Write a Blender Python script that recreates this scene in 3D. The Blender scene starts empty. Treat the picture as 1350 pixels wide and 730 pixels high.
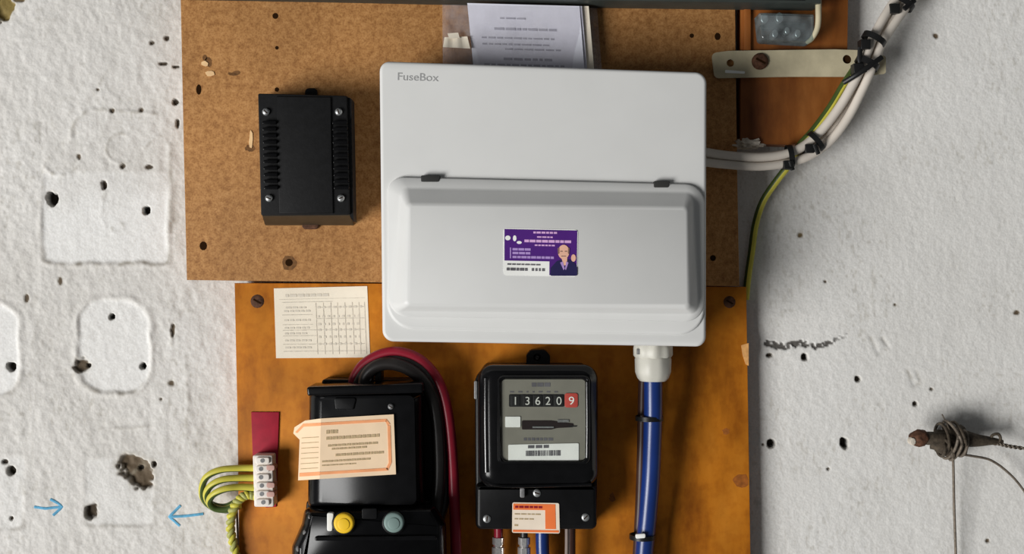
import bpy, bmesh, math, random
import numpy as np
from mathutils import Vector, noise as mnoise

random.seed(7)
rng = np.random.default_rng(11)

# ------------------------------------------------------------------ camera, light, exposure
S, D = 0.0008, 1.30            # metres per photo pixel on the wall plane, camera distance from the wall
scene = bpy.context.scene
COL = scene.collection
cam_d = bpy.data.cameras.new('camera')
cam_d.sensor_width = 36.0
cam_d.lens = 36.0 * D / (1350 * S)
cam_d.clip_start = 0.05
cam = bpy.data.objects.new('camera', cam_d)
cam.location = (0, -D, 0)
cam.rotation_euler = (math.pi / 2, 0, 0)
COL.objects.link(cam)
scene.camera = cam

world = bpy.data.worlds.new('world')
scene.world = world
world.use_nodes = True
bg = world.node_tree.nodes['Background']
bg.inputs[0].default_value = (0.95, 0.98, 1.0, 1)
bg.inputs[1].default_value = 0.085

def area(name, loc, target, sx, sy, power, color=(1, 1, 1)):
    l = bpy.data.lights.new(name, 'AREA')
    l.shape = 'RECTANGLE'
    l.size, l.size_y, l.energy, l.color = sx, sy, power, color
    o = bpy.data.objects.new(name, l)
    o.location = loc
    o.rotation_euler = (Vector(target) - Vector(loc)).to_track_quat('-Z', 'Y').to_euler()
    COL.objects.link(o)
    return o

# daylight from an open doorway, below and to the left of the board
area('doorway_daylight', (-6.3, -5.8, -3.1), (0, 0, 0), 4.0, 4.3, 985, (1.0, 0.992, 0.975))

vs = scene.view_settings
vs.view_transform = 'Standard'
vs.look = 'None'
vs.exposure = 0.0
vs.gamma = 1.0
vs.use_curve_mapping = False

# ------------------------------------------------------------------ coordinates
DMAP = [lambda d: d]          # lets one thing be made shallower as a whole
def dm(d):
    return DMAP[0](d)

def sc(d):
    return (D - dm(d)) / D * S

def P(px, py, d):
    s = sc(d)
    return Vector(((px - 675) * s, -dm(d), (365 - py) * s))

# ------------------------------------------------------------------ materials
def lin(c):
    c = c / 255.0
    return c / 12.92 if c <= 0.04045 else ((c + 0.055) / 1.055) ** 2.4

def rgb(r, g, b, e=0.72):
    c = [lin(v) / e for v in (r, g, b)]
    k = max(max(c) / 0.9, 1.0)
    return tuple(v / k for v in c)

MATS = {}
def mat(name, c, rough=0.5, metal=0.0, var=0.06, scale=60.0, bump=0.0, bscale=400.0, spec=0.3, coat=0.0):
    if name in MATS:
        return MATS[name]
    m = bpy.data.materials.new(name)
    m.use_nodes = True
    nt = m.node_tree
    b = nt.nodes['Principled BSDF']
    b.inputs['Roughness'].default_value = rough
    b.inputs['Metallic'].default_value = metal
    b.inputs['Specular IOR Level'].default_value = spec
    b.inputs['Coat Weight'].default_value = coat
    tc = nt.nodes.new('ShaderNodeTexCoord')
    n = nt.nodes.new('ShaderNodeTexNoise')
    n.inputs['Scale'].default_value = scale
    n.inputs['Detail'].default_value = 4
    nt.links.new(tc.outputs['Object'], n.inputs['Vector'])
    r = nt.nodes.new('ShaderNodeValToRGB')
    r.color_ramp.elements[0].position = 0.3
    r.color_ramp.elements[1].position = 0.7
    r.color_ramp.elements[0].color = tuple(v * (1 - var) for v in c) + (1,)
    r.color_ramp.elements[1].color = tuple(min(v * (1 + var), 1) for v in c) + (1,)
    nt.links.new(n.outputs['Fac'], r.inputs['Fac'])
    nt.links.new(r.outputs['Color'], b.inputs['Base Color'])
    if bump:
        n2 = nt.nodes.new('ShaderNodeTexNoise')
        n2.inputs['Scale'].default_value = bscale
        n2.inputs['Detail'].default_value = 3
        nt.links.new(tc.outputs['Object'], n2.inputs['Vector'])
        bp = nt.nodes.new('ShaderNodeBump')
        bp.inputs['Strength'].default_value = bump
        bp.inputs['Distance'].default_value = 0.001
        nt.links.new(n2.outputs['Fac'], bp.inputs['Height'])
        nt.links.new(bp.outputs['Normal'], b.inputs['Normal'])
    MATS[name] = m
    return m

def ramp(nt, stops):
    r = nt.nodes.new('ShaderNodeValToRGB')
    cr = r.color_ramp
    while len(cr.elements) < len(stops):
        cr.elements.new(0.5)
    for e, (p, c) in zip(cr.elements, stops):
        e.position = p
        e.color = tuple(c) + (1,)
    return r

def wood_mat(name, stops, scale_vec, speck=None, speck_scale=900, rough=0.55, bump=0.15, blot=9.0, blot_amt=0.35, spec=0.25):
    """layered board material: grain, large blotches and small specks"""
    m = bpy.data.materials.new(name)
    m.use_nodes = True
    nt = m.node_tree
    b = nt.nodes['Principled BSDF']
    b.inputs['Roughness'].default_value = rough
    b.inputs['Specular IOR Level'].default_value = spec
    tc = nt.nodes.new('ShaderNodeTexCoord')
    mp = nt.nodes.new('ShaderNodeMapping')
    mp.inputs['Scale'].default_value = scale_vec
    nt.links.new(tc.outputs['Object'], mp.inputs['Vector'])
    n = nt.nodes.new('ShaderNodeTexNoise')
    n.inputs['Scale'].default_value = 1
    n.inputs['Detail'].default_value = 7
    n.inputs['Roughness'].default_value = 0.62
    nt.links.new(mp.outputs['Vector'], n.inputs['Vector'])
    r = ramp(nt, stops)
    nt.links.new(n.outputs['Fac'], r.inputs['Fac'])
    n3 = nt.nodes.new('ShaderNodeTexNoise')
    n3.inputs['Scale'].default_value = blot
    n3.inputs['Detail'].default_value = 5
    nt.links.new(tc.outputs['Object'], n3.inputs['Vector'])
    r3 = ramp(nt, [(0.30, (1 - blot_amt, 1 - blot_amt, 1 - blot_amt)), (0.62, (1, 1, 1))])
    nt.links.new(n3.outputs['Fac'], r3.inputs['Fac'])
    mx = nt.nodes.new('ShaderNodeMix')
    mx.data_type = 'RGBA'
    mx.blend_type = 'MULTIPLY'
    mx.inputs[0].default_value = 1
    nt.links.new(r.outputs['Color'], mx.inputs[6])
    nt.links.new(r3.outputs['Color'], mx.inputs[7])
    out = mx.outputs[2]
    if speck:
        v = nt.nodes.new('ShaderNodeTexNoise')
        v.inputs['Scale'].default_value = speck_scale
        v.inputs['Detail'].default_value = 2
        nt.links.new(tc.outputs['Object'], v.inputs['Vector'])
        rv = ramp(nt, [(0.36, speck), (0.55, (1, 1, 1)), (0.72, (1.0, 1.0, 1.0))])
        nt.links.new(v.outputs['Fac'], rv.inputs['Fac'])
        m2 = nt.nodes.new('ShaderNodeMix')
        m2.data_type = 'RGBA'
        m2.blend_type = 'MULTIPLY'
        m2.inputs[0].default_value = 1
        nt.links.new(out, m2.inputs[6])
        nt.links.new(rv.outputs['Color'], m2.inputs[7])
        out = m2.outputs[2]
    nt.links.new(out, b.inputs['Base Color'])
    bp = nt.nodes.new('ShaderNodeBump')
    bp.inputs['Strength'].default_value = bump
    bp.inputs['Distance'].default_value = 0.001
    nt.links.new(n.outputs['Fac'], bp.inputs['Height'])
    nt.links.new(bp.outputs['Normal'], b.inputs['Normal'])
    return m

def glass_mat(name, tint=(1, 1, 1), gloss=0.10, haze=0.0, haze_col=(0.8, 0.8, 0.8), rough=0.05):
    m = bpy.data.materials.new(name)
    m.use_nodes = True
    nt = m.node_tree
    nt.nodes.remove(nt.nodes['Principled BSDF'])
    o = nt.nodes['Material Output']
    t = nt.nodes.new('ShaderNodeBsdfTransparent')
    t.inputs[0].default_value = tuple(tint) + (1,)
    g = nt.nodes.new('ShaderNodeBsdfGlossy')
    g.inputs['Roughness'].default_value = rough
    m1 = nt.nodes.new('ShaderNodeMixShader')
    m1.inputs[0].default_value = gloss
    nt.links.new(t.outputs[0], m1.inputs[1])
    nt.links.new(g.outputs[0], m1.inputs[2])
    df = nt.nodes.new('ShaderNodeBsdfDiffuse')
    tc = nt.nodes.new('ShaderNodeTexCoord')
    n = nt.nodes.new('ShaderNodeTexNoise')
    n.inputs['Scale'].default_value = 70
    n.inputs['Detail'].default_value = 4
    nt.links.new(tc.outputs['Object'], n.inputs['Vector'])
    r = ramp(nt, [(0.35, (haze * 0.4,) * 3), (0.7, (haze * 1.5,) * 3)])
    nt.links.new(n.outputs['Fac'], r.inputs['Fac'])
    df.inputs[0].default_value = tuple(haze_col) + (1,)
    m2 = nt.nodes.new('ShaderNodeMixShader')
    nt.links.new(r.outputs['Color'], m2.inputs[0])
    nt.links.new(m1.outputs[0], m2.inputs[1])
    nt.links.new(df.outputs[0], m2.inputs[2])
    nt.links.new(m2.outputs[0], o.inputs[0])
    return m

M_CHIP = wood_mat('chipboard', [(0.28, rgb(130, 87, 46)), (0.5, rgb(158, 113, 66)), (0.75, rgb(176, 131, 82))],
                  (170, 170, 170), speck=(0.78, 0.73, 0.68), speck_scale=520, rough=0.7, bump=0.35, blot=7, blot_amt=0.28)
M_PLY = wood_mat('varnished_plywood', [(0.25, rgb(122, 66, 10)), (0.5, rgb(170, 102, 22)), (0.8, rgb(188, 120, 36))],
                 (26, 26, 9), speck=(0.9, 0.86, 0.8), speck_scale=110, rough=0.6, bump=0.08, blot=16, blot_amt=0.3, spec=0.18)
M_BLOCK = wood_mat('red_brown_wood', [(0.25, rgb(78, 34, 12)), (0.5, rgb(122, 70, 28)), (0.8, rgb(152, 96, 46))],
                   (30, 30, 8), rough=0.5, bump=0.1, blot=14, blot_amt=0.4)
M_EDGE = mat('board_edge', rgb(150, 98, 56), 0.8, var=0.25, scale=160, bump=0.5)
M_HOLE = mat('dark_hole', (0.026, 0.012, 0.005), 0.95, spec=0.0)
M_RESIN = mat('brown_stain', (0.17, 0.075, 0.022), 0.7, var=0.3, scale=300)
M_CHIPLIGHT = mat('pale_wood_fibre', rgb(214, 176, 130), 0.8, var=0.15)
M_WHITE = mat('white_enamel', rgb(188, 188, 186), 0.42, var=0.015, scale=30)
M_WHITE2 = mat('white_moulded_plastic', rgb(186, 186, 184), 0.38, var=0.015, scale=30)
M_GREYTXT = mat('grey_print', rgb(138, 138, 138), 0.6)
M_DARKCLIP = mat('dark_hinge', (0.03, 0.03, 0.028), 0.6)
M_BLACK = mat('black_plastic', (0.006, 0.006, 0.0065), 0.38, var=0.2, scale=90, bump=0.05, spec=0.2)
M_BLACKG = mat('glossy_black_plastic', (0.004, 0.004, 0.0045), 0.2, var=0.2, scale=90, spec=0.25)
M_BLACKS = mat('shiny_black_moulding', (0.006, 0.006, 0.0065), 0.12, var=0.1, scale=90, spec=0.7)
M_BLACKM = mat('matt_black_metal', (0.008, 0.008, 0.0085), 0.55, var=0.2, scale=200, bump=0.1, spec=0.18)
M_BROWNBLK = mat('lit_brown_black', (0.045, 0.034, 0.02), 0.5, var=0.2, scale=100)  # lighter than the front plate: light on the box underside put into colour
M_STEEL = mat('grey_steel_screw', (0.42, 0.43, 0.43), 0.38, 0.75, var=0.15, scale=500)
M_ZINC = mat('bright_zinc', (0.72, 0.70, 0.68), 0.3, 0.8, var=0.15, scale=400)
M_DULL = mat('dull_grey_screw', (0.22, 0.22, 0.22), 0.5, 0.3, var=0.2, scale=500)
M_TRUNK = mat('grey_green_steel', (0.055, 0.064, 0.058), 0.5, 0.3, var=0.15, scale=40)
M_STRAP = mat('painted_strap', rgb(158, 149, 124), 0.6, 0.0, var=0.14, scale=50, bump=0.2, bscale=150)
M_RUST = mat('rusty_iron', (0.10, 0.045, 0.025), 0.8, 0.2, var=0.5, scale=250, bump=0.6)
M_WCABLE = mat('white_cable', rgb(186, 178, 168), 0.5, var=0.06, scale=40)
M_TIE = mat('black_tie', (0.010, 0.010, 0.010), 0.4)
M_BLUE = mat('blue_cable', (0.008, 0.030, 0.16), 0.3, var=0.08, spec=0.5)
M_BROWNC = mat('brown_cable', (0.05, 0.022, 0.016), 0.4, var=0.1)
M_GREYC = mat('grey_brown_cable', (0.20, 0.15, 0.13), 0.4, var=0.1)
M_RED = mat('red_cable', (0.27, 0.012, 0.028), 0.35, var=0.12)
M_BLKC = mat('black_cable', (0.022, 0.019, 0.018), 0.36, var=0.2)
M_YEL = mat('earth_yellow', rgb(176, 168, 66), 0.4, var=0.1)
M_GRN = mat('earth_green', (0.055, 0.085, 0.02), 0.4, var=0.15)
M_TAPE = mat('red_tape', (0.36, 0.010, 0.03), 0.6, var=0.14, scale=90)
M_TERM = mat('white_terminal_plastic', rgb(205, 198, 190), 0.5, var=0.05)
M_GLAND = mat('pale_grey_nylon', rgb(172, 170, 161), 0.42, var=0.05, scale=80)
M_PAPER = mat('aged_paper', rgb(226, 216, 198), 0.8, var=0.05, scale=40)
M_PAPERW = mat('white_paper', rgb(234, 235, 246, 0.8), 0.75, var=0.05, scale=30)
M_INK = mat('faded_grey_ink', rgb(186, 178, 164), 0.8, var=0.2, scale=300)
M_INK2 = mat('dark_ink', rgb(86, 84, 88), 0.8, var=0.2)
M_INK3 = mat('pale_ink', rgb(178, 178, 190), 0.8, var=0.1)
M_PEACH = mat('peach_paper', rgb(240, 212, 178), 0.7, var=0.06, scale=40)
M_ORANGE = mat('orange_border_ink', rgb(216, 146, 100), 0.7, var=0.1)
M_DOFF = mat('brown_ink', rgb(160, 140, 108), 0.7, var=0.2, scale=300)
M_DIAL = mat('dial_grey', rgb(112, 109, 100), 0.6, var=0.06, scale=60)
M_LABELW = mat('white_label', rgb(222, 222, 218), 0.6, var=0.04)
M_DRUM = mat('black_number_drum', (0.012, 0.012, 0.012), 0.5)
M_REDRUM = mat('red_number_drum', rgb(170, 66, 58), 0.5)
M_DISC = mat('dark_rotor_slot', (0.02, 0.012, 0.012), 0.4)
M_STK_O = mat('orange_sticker', rgb(232, 118, 60), 0.5, var=0.06)
M_STK_C = mat('cream_sticker', rgb(236, 220, 200), 0.5, var=0.05)
M_YBTN = mat('yellow_button', rgb(222, 180, 40), 0.45, var=0.08)
M_GBTN = mat('grey_green_button', rgb(104, 122, 118), 0.45, var=0.08)
M_PURPLE = mat('purple_print', rgb(66, 26, 104), 0.45, var=0.08)
M_LILAC = mat('lilac_print', rgb(150, 124, 176), 0.5, var=0.08)
M_PINK = mat('pink_print', rgb(190, 150, 190), 0.5, var=0.08)
M_SKIN = mat('skin_tone_print', rgb(206, 160, 138), 0.5, var=0.08)
M_NAVY = mat('navy_print', rgb(30, 26, 66), 0.5, var=0.08)
M_PLASTER = mat('rough_plaster', rgb(176, 168, 156), 0.9, var=0.2, scale=200, bump=0.6)
M_BLUEPEN = mat('blue_marker', rgb(84, 146, 178), 0.7, var=0.18, scale=300)
M_WIRE = mat('dull_iron_wire', (0.17, 0.14, 0.11), 0.6, 0.3, var=0.3, scale=300)
M_OLDWIRE = mat('dark_weathered_wire', (0.065, 0.05, 0.035), 0.75, 0.1, var=0.4, scale=300, bump=0.4)
M_GLASS = glass_mat('meter_glass', (0.97, 0.98, 0.97), 0.035)
M_SLEEVE = glass_mat('clear_sleeve', (0.985, 0.98, 0.985), 0.04, 0.05, (0.8, 0.78, 0.8), 0.15)
M_CLEAR = glass_mat('smoky_clear_plastic', (0.66, 0.74, 0.76), 0.10, 0.16, (0.5, 0.56, 0.58), 0.1)

# ------------------------------------------------------------------ object helpers
ORIG = {}
def world_of(o):
    return ORIG[o.name] if o is not None else Vector((0, 0, 0))

def link(name, me, parent=None):
    o = bpy.data.objects.new(name, me)
    COL.objects.link(o)
    o.parent = parent
    ORIG[o.name] = world_of(parent).copy()
    return o

def thing(name, label, cat, loc, group=None):
    o = bpy.data.objects.new(name, None)
    o.empty_display_size = 0.02
    COL.objects.link(o)
    o.location = loc
    ORIG[o.name] = Vector(loc)
    return tag(o, label, cat, group)

def tag(o, label, cat=None, group=None):
    o['label'] = label
    if cat: o['category'] = cat
    if group: o['group'] = group
    return o

def finish(name, bm, m, parent, smooth=35):
    off = world_of(parent)
    bmesh.ops.recalc_face_normals(bm, faces=bm.faces)
    own = None
    if parent is None:                       # one-mesh thing: origin at its own centre
        own = sum((v.co for v in bm.verts), Vector()) / max(len(bm.verts), 1)
        off = own
    for v in bm.verts:
        v.co -= off
    me = bpy.data.meshes.new(name)
    bm.to_mesh(me)
    bm.free()
    for mm in (m if isinstance(m, (list, tuple)) else [m]):
        me.materials.append(mm)
    if smooth:
        for p in me.polygons:
            p.use_smooth = True
        me.set_sharp_from_angle(angle=math.radians(smooth))
    o = link(name, me, parent)
    if own is not None:
        o.location = own
        ORIG[o.name] = own
    return o

def rounded(pts, r, n=5):
    """round the corners of a px polygon; r is one radius or one per corner"""
    out = []
    k = len(pts)
    rs = r if isinstance(r, (list, tuple)) else [r] * k
    for i in range(k):
        p0, p1, p2 = (Vector(pts[(i + j - 1) % k]).to_2d() for j in range(3))
        rr = rs[i]
        if rr <= 0:
            out.append(tuple(p1)); continue
        a = (p0 - p1).normalized(); b = (p2 - p1).normalized()
        ang = a.angle(b)
        t = min(rr / math.tan(ang / 2), (p0 - p1).length * .49, (p2 - p1).length * .49)
        rr = t * math.tan(ang / 2)
        c = p1 + (a + b).normalized() * (rr / math.sin(ang / 2))
        s = p1 + a * t - c; e = p1 + b * t - c
        a0 = math.atan2(s.y, s.x); a1 = math.atan2(e.y, e.x)
        da = (a1 - a0 + math.pi) % (2 * math.pi) - math.pi
        for q in range(n + 1):
            th = a0 + da * q / n
            out.append((c.x + rr * math.cos(th), c.y + rr * math.sin(th)))
    return out

def rect(x0, y0, x1, y1, r=0, n=4):
    p = [(x0, y0), (x1, y0), (x1, y1), (x0, y1)]
    return rounded(p, r, n) if r else p

def circ(cx, cy, r, n=20, ry=None):
    ry = ry or r
    return [(cx + r * math.cos(2 * math.pi * i / n), cy + ry * math.sin(2 * math.pi * i / n)) for i in range(n)]

def inset(pts, a):
    """inset a 2D polygon by a (px), works for either winding"""
    k = len(pts)
    area_ = sum(pts[i][0] * pts[(i + 1) % k][1] - pts[(i + 1) % k][0] * pts[i][1] for i in range(k))
    sg = 1 if area_ > 0 else -1
    out = []
    for i in range(k):
        p0, p1, p2 = Vector(pts[i - 1]), Vector(pts[i]), Vector(pts[(i + 1) % k])
        e1 = (p1 - p0); e2 = (p2 - p1)
        if e1.length < 1e-6: e1 = e2
        if e2.length < 1e-6: e2 = e1
        e1 = e1.normalized(); e2 = e2.normalized()
        n1 = Vector((-e1.y, e1.x)) * sg; n2 = Vector((-e2.y, e2.x)) * sg
        b = n1 + n2
        if b.length < 1e-4: b = n1
        b.normalize()
        c = max(b.dot(n1), 0.4)
        q = p1 + b * (a / c)
        out.append((q.x, q.y))
    return out

def add_loft(bm, rings, cap0=True, cap1=True):
    vs = [[bm.verts.new(c) for c in r] for r in rings]
    k = len(vs[0])
    for a, b in zip(vs, vs[1:]):
        for i in range(k):
            bm.faces.new((a[i], a[(i + 1) % k], b[(i + 1) % k], b[i]))
    if cap0: bm.faces.new(vs[0])
    if cap1: bm.faces.new(vs[-1])

def add_slab(bm, pts, df, db, bev=0.0, seg=3):
    """solid whose front face shows the px outline at depth df and runs straight back to db; bev in metres"""
    s = sc(df)
    def ring(pp, d):
        return [((x - 675) * s, -dm(d), (365 - y) * s) for x, y in pp]
    rings = [ring(pts, db)]
    if bev > 0:
        for q in range(seg + 1):
            th = math.pi / 2 * q / seg
            rings.append(ring(inset(pts, bev * (1 - math.cos(th)) / s), df - bev + bev * math.sin(th)))
    else:
        rings.append(ring(pts, df))
    add_loft(bm, rings)

def slab(name, pts, df, db, m, parent=None, bev=0.0, seg=3, smooth=35):
    bm = bmesh.new()
    add_slab(bm, pts, df, db, bev, seg)
    return finish(name, bm, m, parent, smooth)

def slabs(name, lst, m, parent=None, bev=0.0, smooth=35):
    bm = bmesh.new()
    for pts, df, db in lst:
        add_slab(bm, pts, df, db, bev, 2)
    return finish(name, bm, m, parent, smooth)

def holed_slab(name, outer, holes, df, db, m, parent=None):
    bm = bmesh.new()
    s = sc(df)
    edges = []
    for loop in [outer] + holes:
        vs = [bm.verts.new(((x - 675) * s, -dm(df), (365 - y) * s)) for x, y in loop]
        edges += [bm.edges.new((vs[i], vs[(i + 1) % len(vs)])) for i in range(len(vs))]
    bmesh.ops.triangle_fill(bm, edges=edges, use_beauty=True)
    r = bmesh.ops.extrude_face_region(bm, geom=bm.faces[:])
    for v in [g for g in r['geom'] if isinstance(g, bmesh.types.BMVert)]:
        v.co.y += dm(df) - dm(db)
    return finish(name, bm, m, parent, 30)

def loft(name, rings, m, parent=None, smooth=40, straight=None):
    """rings: list of (px outline, depth); every ring is measured at its own depth unless straight is given"""
    bm = bmesh.new()
    add_loft(bm, [[P(x, y, d) if straight is None else Vector(((x - 675) * sc(straight), -d, (365 - y) * sc(straight)))
                   for x, y in pts] for pts, d in rings])
    return finish(name, bm, m, parent, smooth)

def catmull(pts, n=8):
    pts = [Vector(p) for p in pts]
    if len(pts) < 3:
        return pts
    e = [pts[0] * 2 - pts[1]] + pts + [pts[-1] * 2 - pts[-2]]
    out = []
    for i in range(1, len(e) - 2):
        p0, p1, p2, p3 = e[i - 1:i + 3]
        for q in range(n):
            t = q / n
            out.append(0.5 * (2 * p1 + (p2 - p0) * t + (2 * p0 - 5 * p1 + 4 * p2 - p3) * t * t + (3 * p1 - p0 - 3 * p2 + p3) * t ** 3))
    out.append(pts[-1])
    return out

def add_tube(bm, pts, rad, sides=10, stripe=None, twist=0.0, flat=1.0, soff=4):
    """sweep; rad a number or list (metres); stripe = number of sides given material 1"""
    k = len(pts)
    rs = rad if isinstance(rad, (list, tuple)) else [rad] * k
    if len(rs) != k:
        rs = [float(np.interp(i / (k - 1), np.linspace(0, 1, len(rs)), rs)) for i in range(k)]
    t0 = (pts[1] - pts[0]).normalized()
    u = t0.cross(Vector((0, 1, 0)))
    if u.length < 0.1: u = t0.cross(Vector((1, 0, 0)))
    u.normalize()
    rings = []
    for i in range(k):
        t = (pts[min(i + 1, k - 1)] - pts[max(i - 1, 0)]).normalized()
        u = (u - t * u.dot(t)).normalized()
        w = t.cross(u)
        rings.append([bm.verts.new(pts[i] + (u * math.cos(a) + w * math.sin(a) * flat) * rs[i])
                      for a in (2 * math.pi * j / sides + twist * i for j in range(sides))])
    for a, b in zip(rings, rings[1:]):
        for j in range(sides):
            f = bm.faces.new((a[j], a[(j + 1) % sides], b[(j + 1) % sides], b[j]))
            if stripe and (j + soff) % sides < stripe:
                f.material_index = 1
    bm.faces.new(rings[0]); bm.faces.new(rings[-1])

def tube(name, pp, rad, m, parent=None, sides=12, n=8, stripe=None, twist=0.0, soff=4):
    bm = bmesh.new()
    add_tube(bm, catmull([P(*p) for p in pp], n), rad, sides, stripe, twist, soff=soff)
    return finish(name, bm, m, parent, 60)

def lathe(name, cx, dax, prof, m, parent=None, n=28, ribs=0, ribamp=0.0):
    """vertical axis through px cx at depth dax; prof list of (py, r_px)"""
    bm = bmesh.new()
    s = sc(dax)
    rings = []
    for py, r in prof:
        ring = []
        for i in range(n):
            a = 2 * math.pi * i / n
            rr = r * s * (1 + (ribamp * math.cos(ribs * a) if ribs else 0))
            c = P(cx, py, dax)
            ring.append((c.x + rr * math.cos(a), c.y + rr * math.sin(a), c.z))
        rings.append(ring)
    add_loft(bm, rings)
    return finish(name, bm, m, parent, 35)

def screw(name, cx, cy, r, df, db, m, parent=None, slot=True, ang=0.5, dome=0.4):
    bm = bmesh.new()
    s = sc(df)
    h = df - db
    rings = []
    for d, k in ((db, 1.0), (db + h * .5, 1.0), (db + h * .85, 0.82), (df, 0.5)):
        rings.append([((x - 675) * s, -dm(d), (365 - y) * s) for x, y in circ(cx, cy, r * k, 16)])
    add_loft(bm, rings)
    o = finish(name, bm, m, parent, 50)
    if slot:
        c, sn = math.cos(ang), math.sin(ang)
        a, b = r * 0.62, r * 0.13
        pts = [(cx + x * c - y * sn, cy + x * sn + y * c) for x, y in ((-a, -b), (a, -b), (a, b), (-a, b))]
        if parent is None or parent.parent is None:
            slab('slot', pts, df + 0.0001, df - 0.0004, M_HOLE, o, smooth=0)
    return o

def bil(c, u, v):
    x = (1 - u) * (1 - v) * c[0][0] + u * (1 - v) * c[1][0] + u * v * c[2][0] + (1 - u) * v * c[3][0]
    y = (1 - u) * (1 - v) * c[0][1] + u * (1 - v) * c[1][1] + u * v * c[2][1] + (1 - u) * v * c[3][1]
    return x, y

def uvrect(c, u0, v0, u1, v1):
    return [bil(c, u0, v0), bil(c, u1, v0), bil(c, u1, v1), bil(c, u0, v1)]

def prints(name, c, rects, d, m, parent):
    """flat print on a sheet whose px corners are c"""
    bm = bmesh.new()
    for r in rects:
        add_slab(bm, uvrect(c, *r), d, d - 0.00012)
    return finish(name, bm, m, parent, 0)

def words(u0, u1, v, h, wmin=0.03, wmax=0.09, gap=0.015, seed=0):
    R = random.Random(seed)
    out, u = [], u0
    while u < u1 - wmin:
        w = min(R.uniform(wmin, wmax), u1 - u)
        out.append((u, v, u + w, v + h))
        u += w + gap
    return out

def text_obj(name, s, px, py, hpx, d, m, parent, ang=0.0, sx=1.0, depth=0.0003, center=False):
    cu = bpy.data.curves.new('lettering', 'FONT')
    cu.body = s
    cu.size = 1.0
    cu.extrude = 0.0
    if center: cu.align_x = 'CENTER'
    to = bpy.data.objects.new('lettering_curve', cu)
    COL.objects.link(to)
    dg = bpy.context.evaluated_depsgraph_get()
    me = bpy.data.meshes.new_from_object(to.evaluated_get(dg))
    bpy.data.objects.remove(to)
    bpy.data.curves.remove(cu)
    bm = bmesh.new()
    bm.from_mesh(me)
    bpy.data.meshes.remove(me)
    k = hpx / 0.69
    ca, sa = math.cos(ang), math.sin(ang)
    for v in bm.verts:
        x, y = v.co.x * k * sx, -v.co.y * k
        v.co = P(px + x * ca - y * sa, py + x * sa + y * ca, d)
    r = bmesh.ops.extrude_face_region(bm, geom=bm.faces[:])
    for v in [g for g in r['geom'] if isinstance(g, bmesh.types.BMVert)]:
        v.co.y += depth
    return finish(name, bm, m, parent, 0)

# ------------------------------------------------------------------ the wall
def vnoise(u, v, seed):
    """smooth value noise"""
    g = np.random.default_rng(seed).random((256, 256))
    iu, iv = np.floor(u).astype(int), np.floor(v).astype(int)
    fu, fv = u - iu, v - iv
    fu = fu * fu * (3 - 2 * fu); fv = fv * fv * (3 - 2 * fv)
    a = g[iu % 256, iv % 256]; b = g[(iu + 1) % 256, iv % 256]
    c = g[iu % 256, (iv + 1) % 256]; d = g[(iu + 1) % 256, (iv + 1) % 256]
    return (a * (1 - fu) + b * fu) * (1 - fv) + (c * (1 - fu) + d * fu) * fv

def sdbox(u, v, x0, y0, x1, y1, r):
    cx, cy, hx, hy = (x0 + x1) / 2, (y0 + y1) / 2, (x1 - x0) / 2 - r, (y1 - y0) / 2 - r
    qx, qy = np.abs(u - cx) - hx, np.abs(v - cy) - hy
    return np.hypot(np.maximum(qx, 0), np.maximum(qy, 0)) + np.minimum(np.maximum(qx, qy), 0) - r

def sstep(a, b, x):
    t = np.clip((x - a) / (b - a), 0, 1)
    return t * t * (3 - 2 * t)

def seg_dist(u, v, pts):
    d = np.full(u.shape, 1e9)
    for (x0, y0), (x1, y1) in zip(pts, pts[1:]):
        L = max((x1 - x0) ** 2 + (y1 - y0) ** 2, 1e-6)
        t = np.clip(((u - x0) * (x1 - x0) + (v - y0) * (y1 - y0)) / L, 0, 1)
        d = np.minimum(d, np.hypot(u - x0 - t * (x1 - x0), v - y0 - t * (y1 - y0)))
    return d

def arc(cx, cy, r, a0, a1, n=10, ry=None):
    ry = ry or r
    return [(cx + r * math.cos(math.radians(a0 + (a1 - a0) * i / n)), cy + ry * math.sin(math.radians(a0 + (a1 - a0) * i / n))) for i in range(n + 1)]

# ghosts of removed fittings: x0,y0,x1,y1,corner, recess(mm), lip(mm), cleanness
PATCHES = [(57, 228, 221, 346, 6, 0.7, 0.9, 1.0), (103, 395, 196, 517, 34, 1.1, 1.1, 0.8), (-60, 402, 25, 520, 30, 1.2, 0.9, 1.0),
           (112, 606, 201, 692, 8, 0.25, 0.35, 0.45), (-60, 602, 31, 697, 8, 0.3, 0.4, 0.5)]
RIDGES = [(arc(130, 180, 36, 180, 270) + [(150, 146), (205, 150)], 3.0, 0.9), (arc(80, 205, 26, 10, 150), 2.5, 0.8),
          (arc(160, 196, 20, 60, 290), 2.5, 0.7), ([(190, 195), (205, 180), (228, 178)], 2.5, 0.7), ([(224, 190), (226, 300)], 4, 0.6),
          ([(245, 470), (248, 530), (244, 585)], 4, 0.7), ([(150, 565), (205, 562)], 2.5, 0.5), ([(228, 430), (226, 452)], 3, 0.9),
          (arc(155, 300, 8, 0, 360), 3, 0.4), ([(137, 250), (133, 285), (140, 300)], 3, 0.4),
          ([(1148, 445), (1158, 466), (1172, 458), (1164, 446)], 3, -0.7), ([(1196, 488), (1206, 508), (1216, 505), (1208, 490)], 3, -0.6)]
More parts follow.
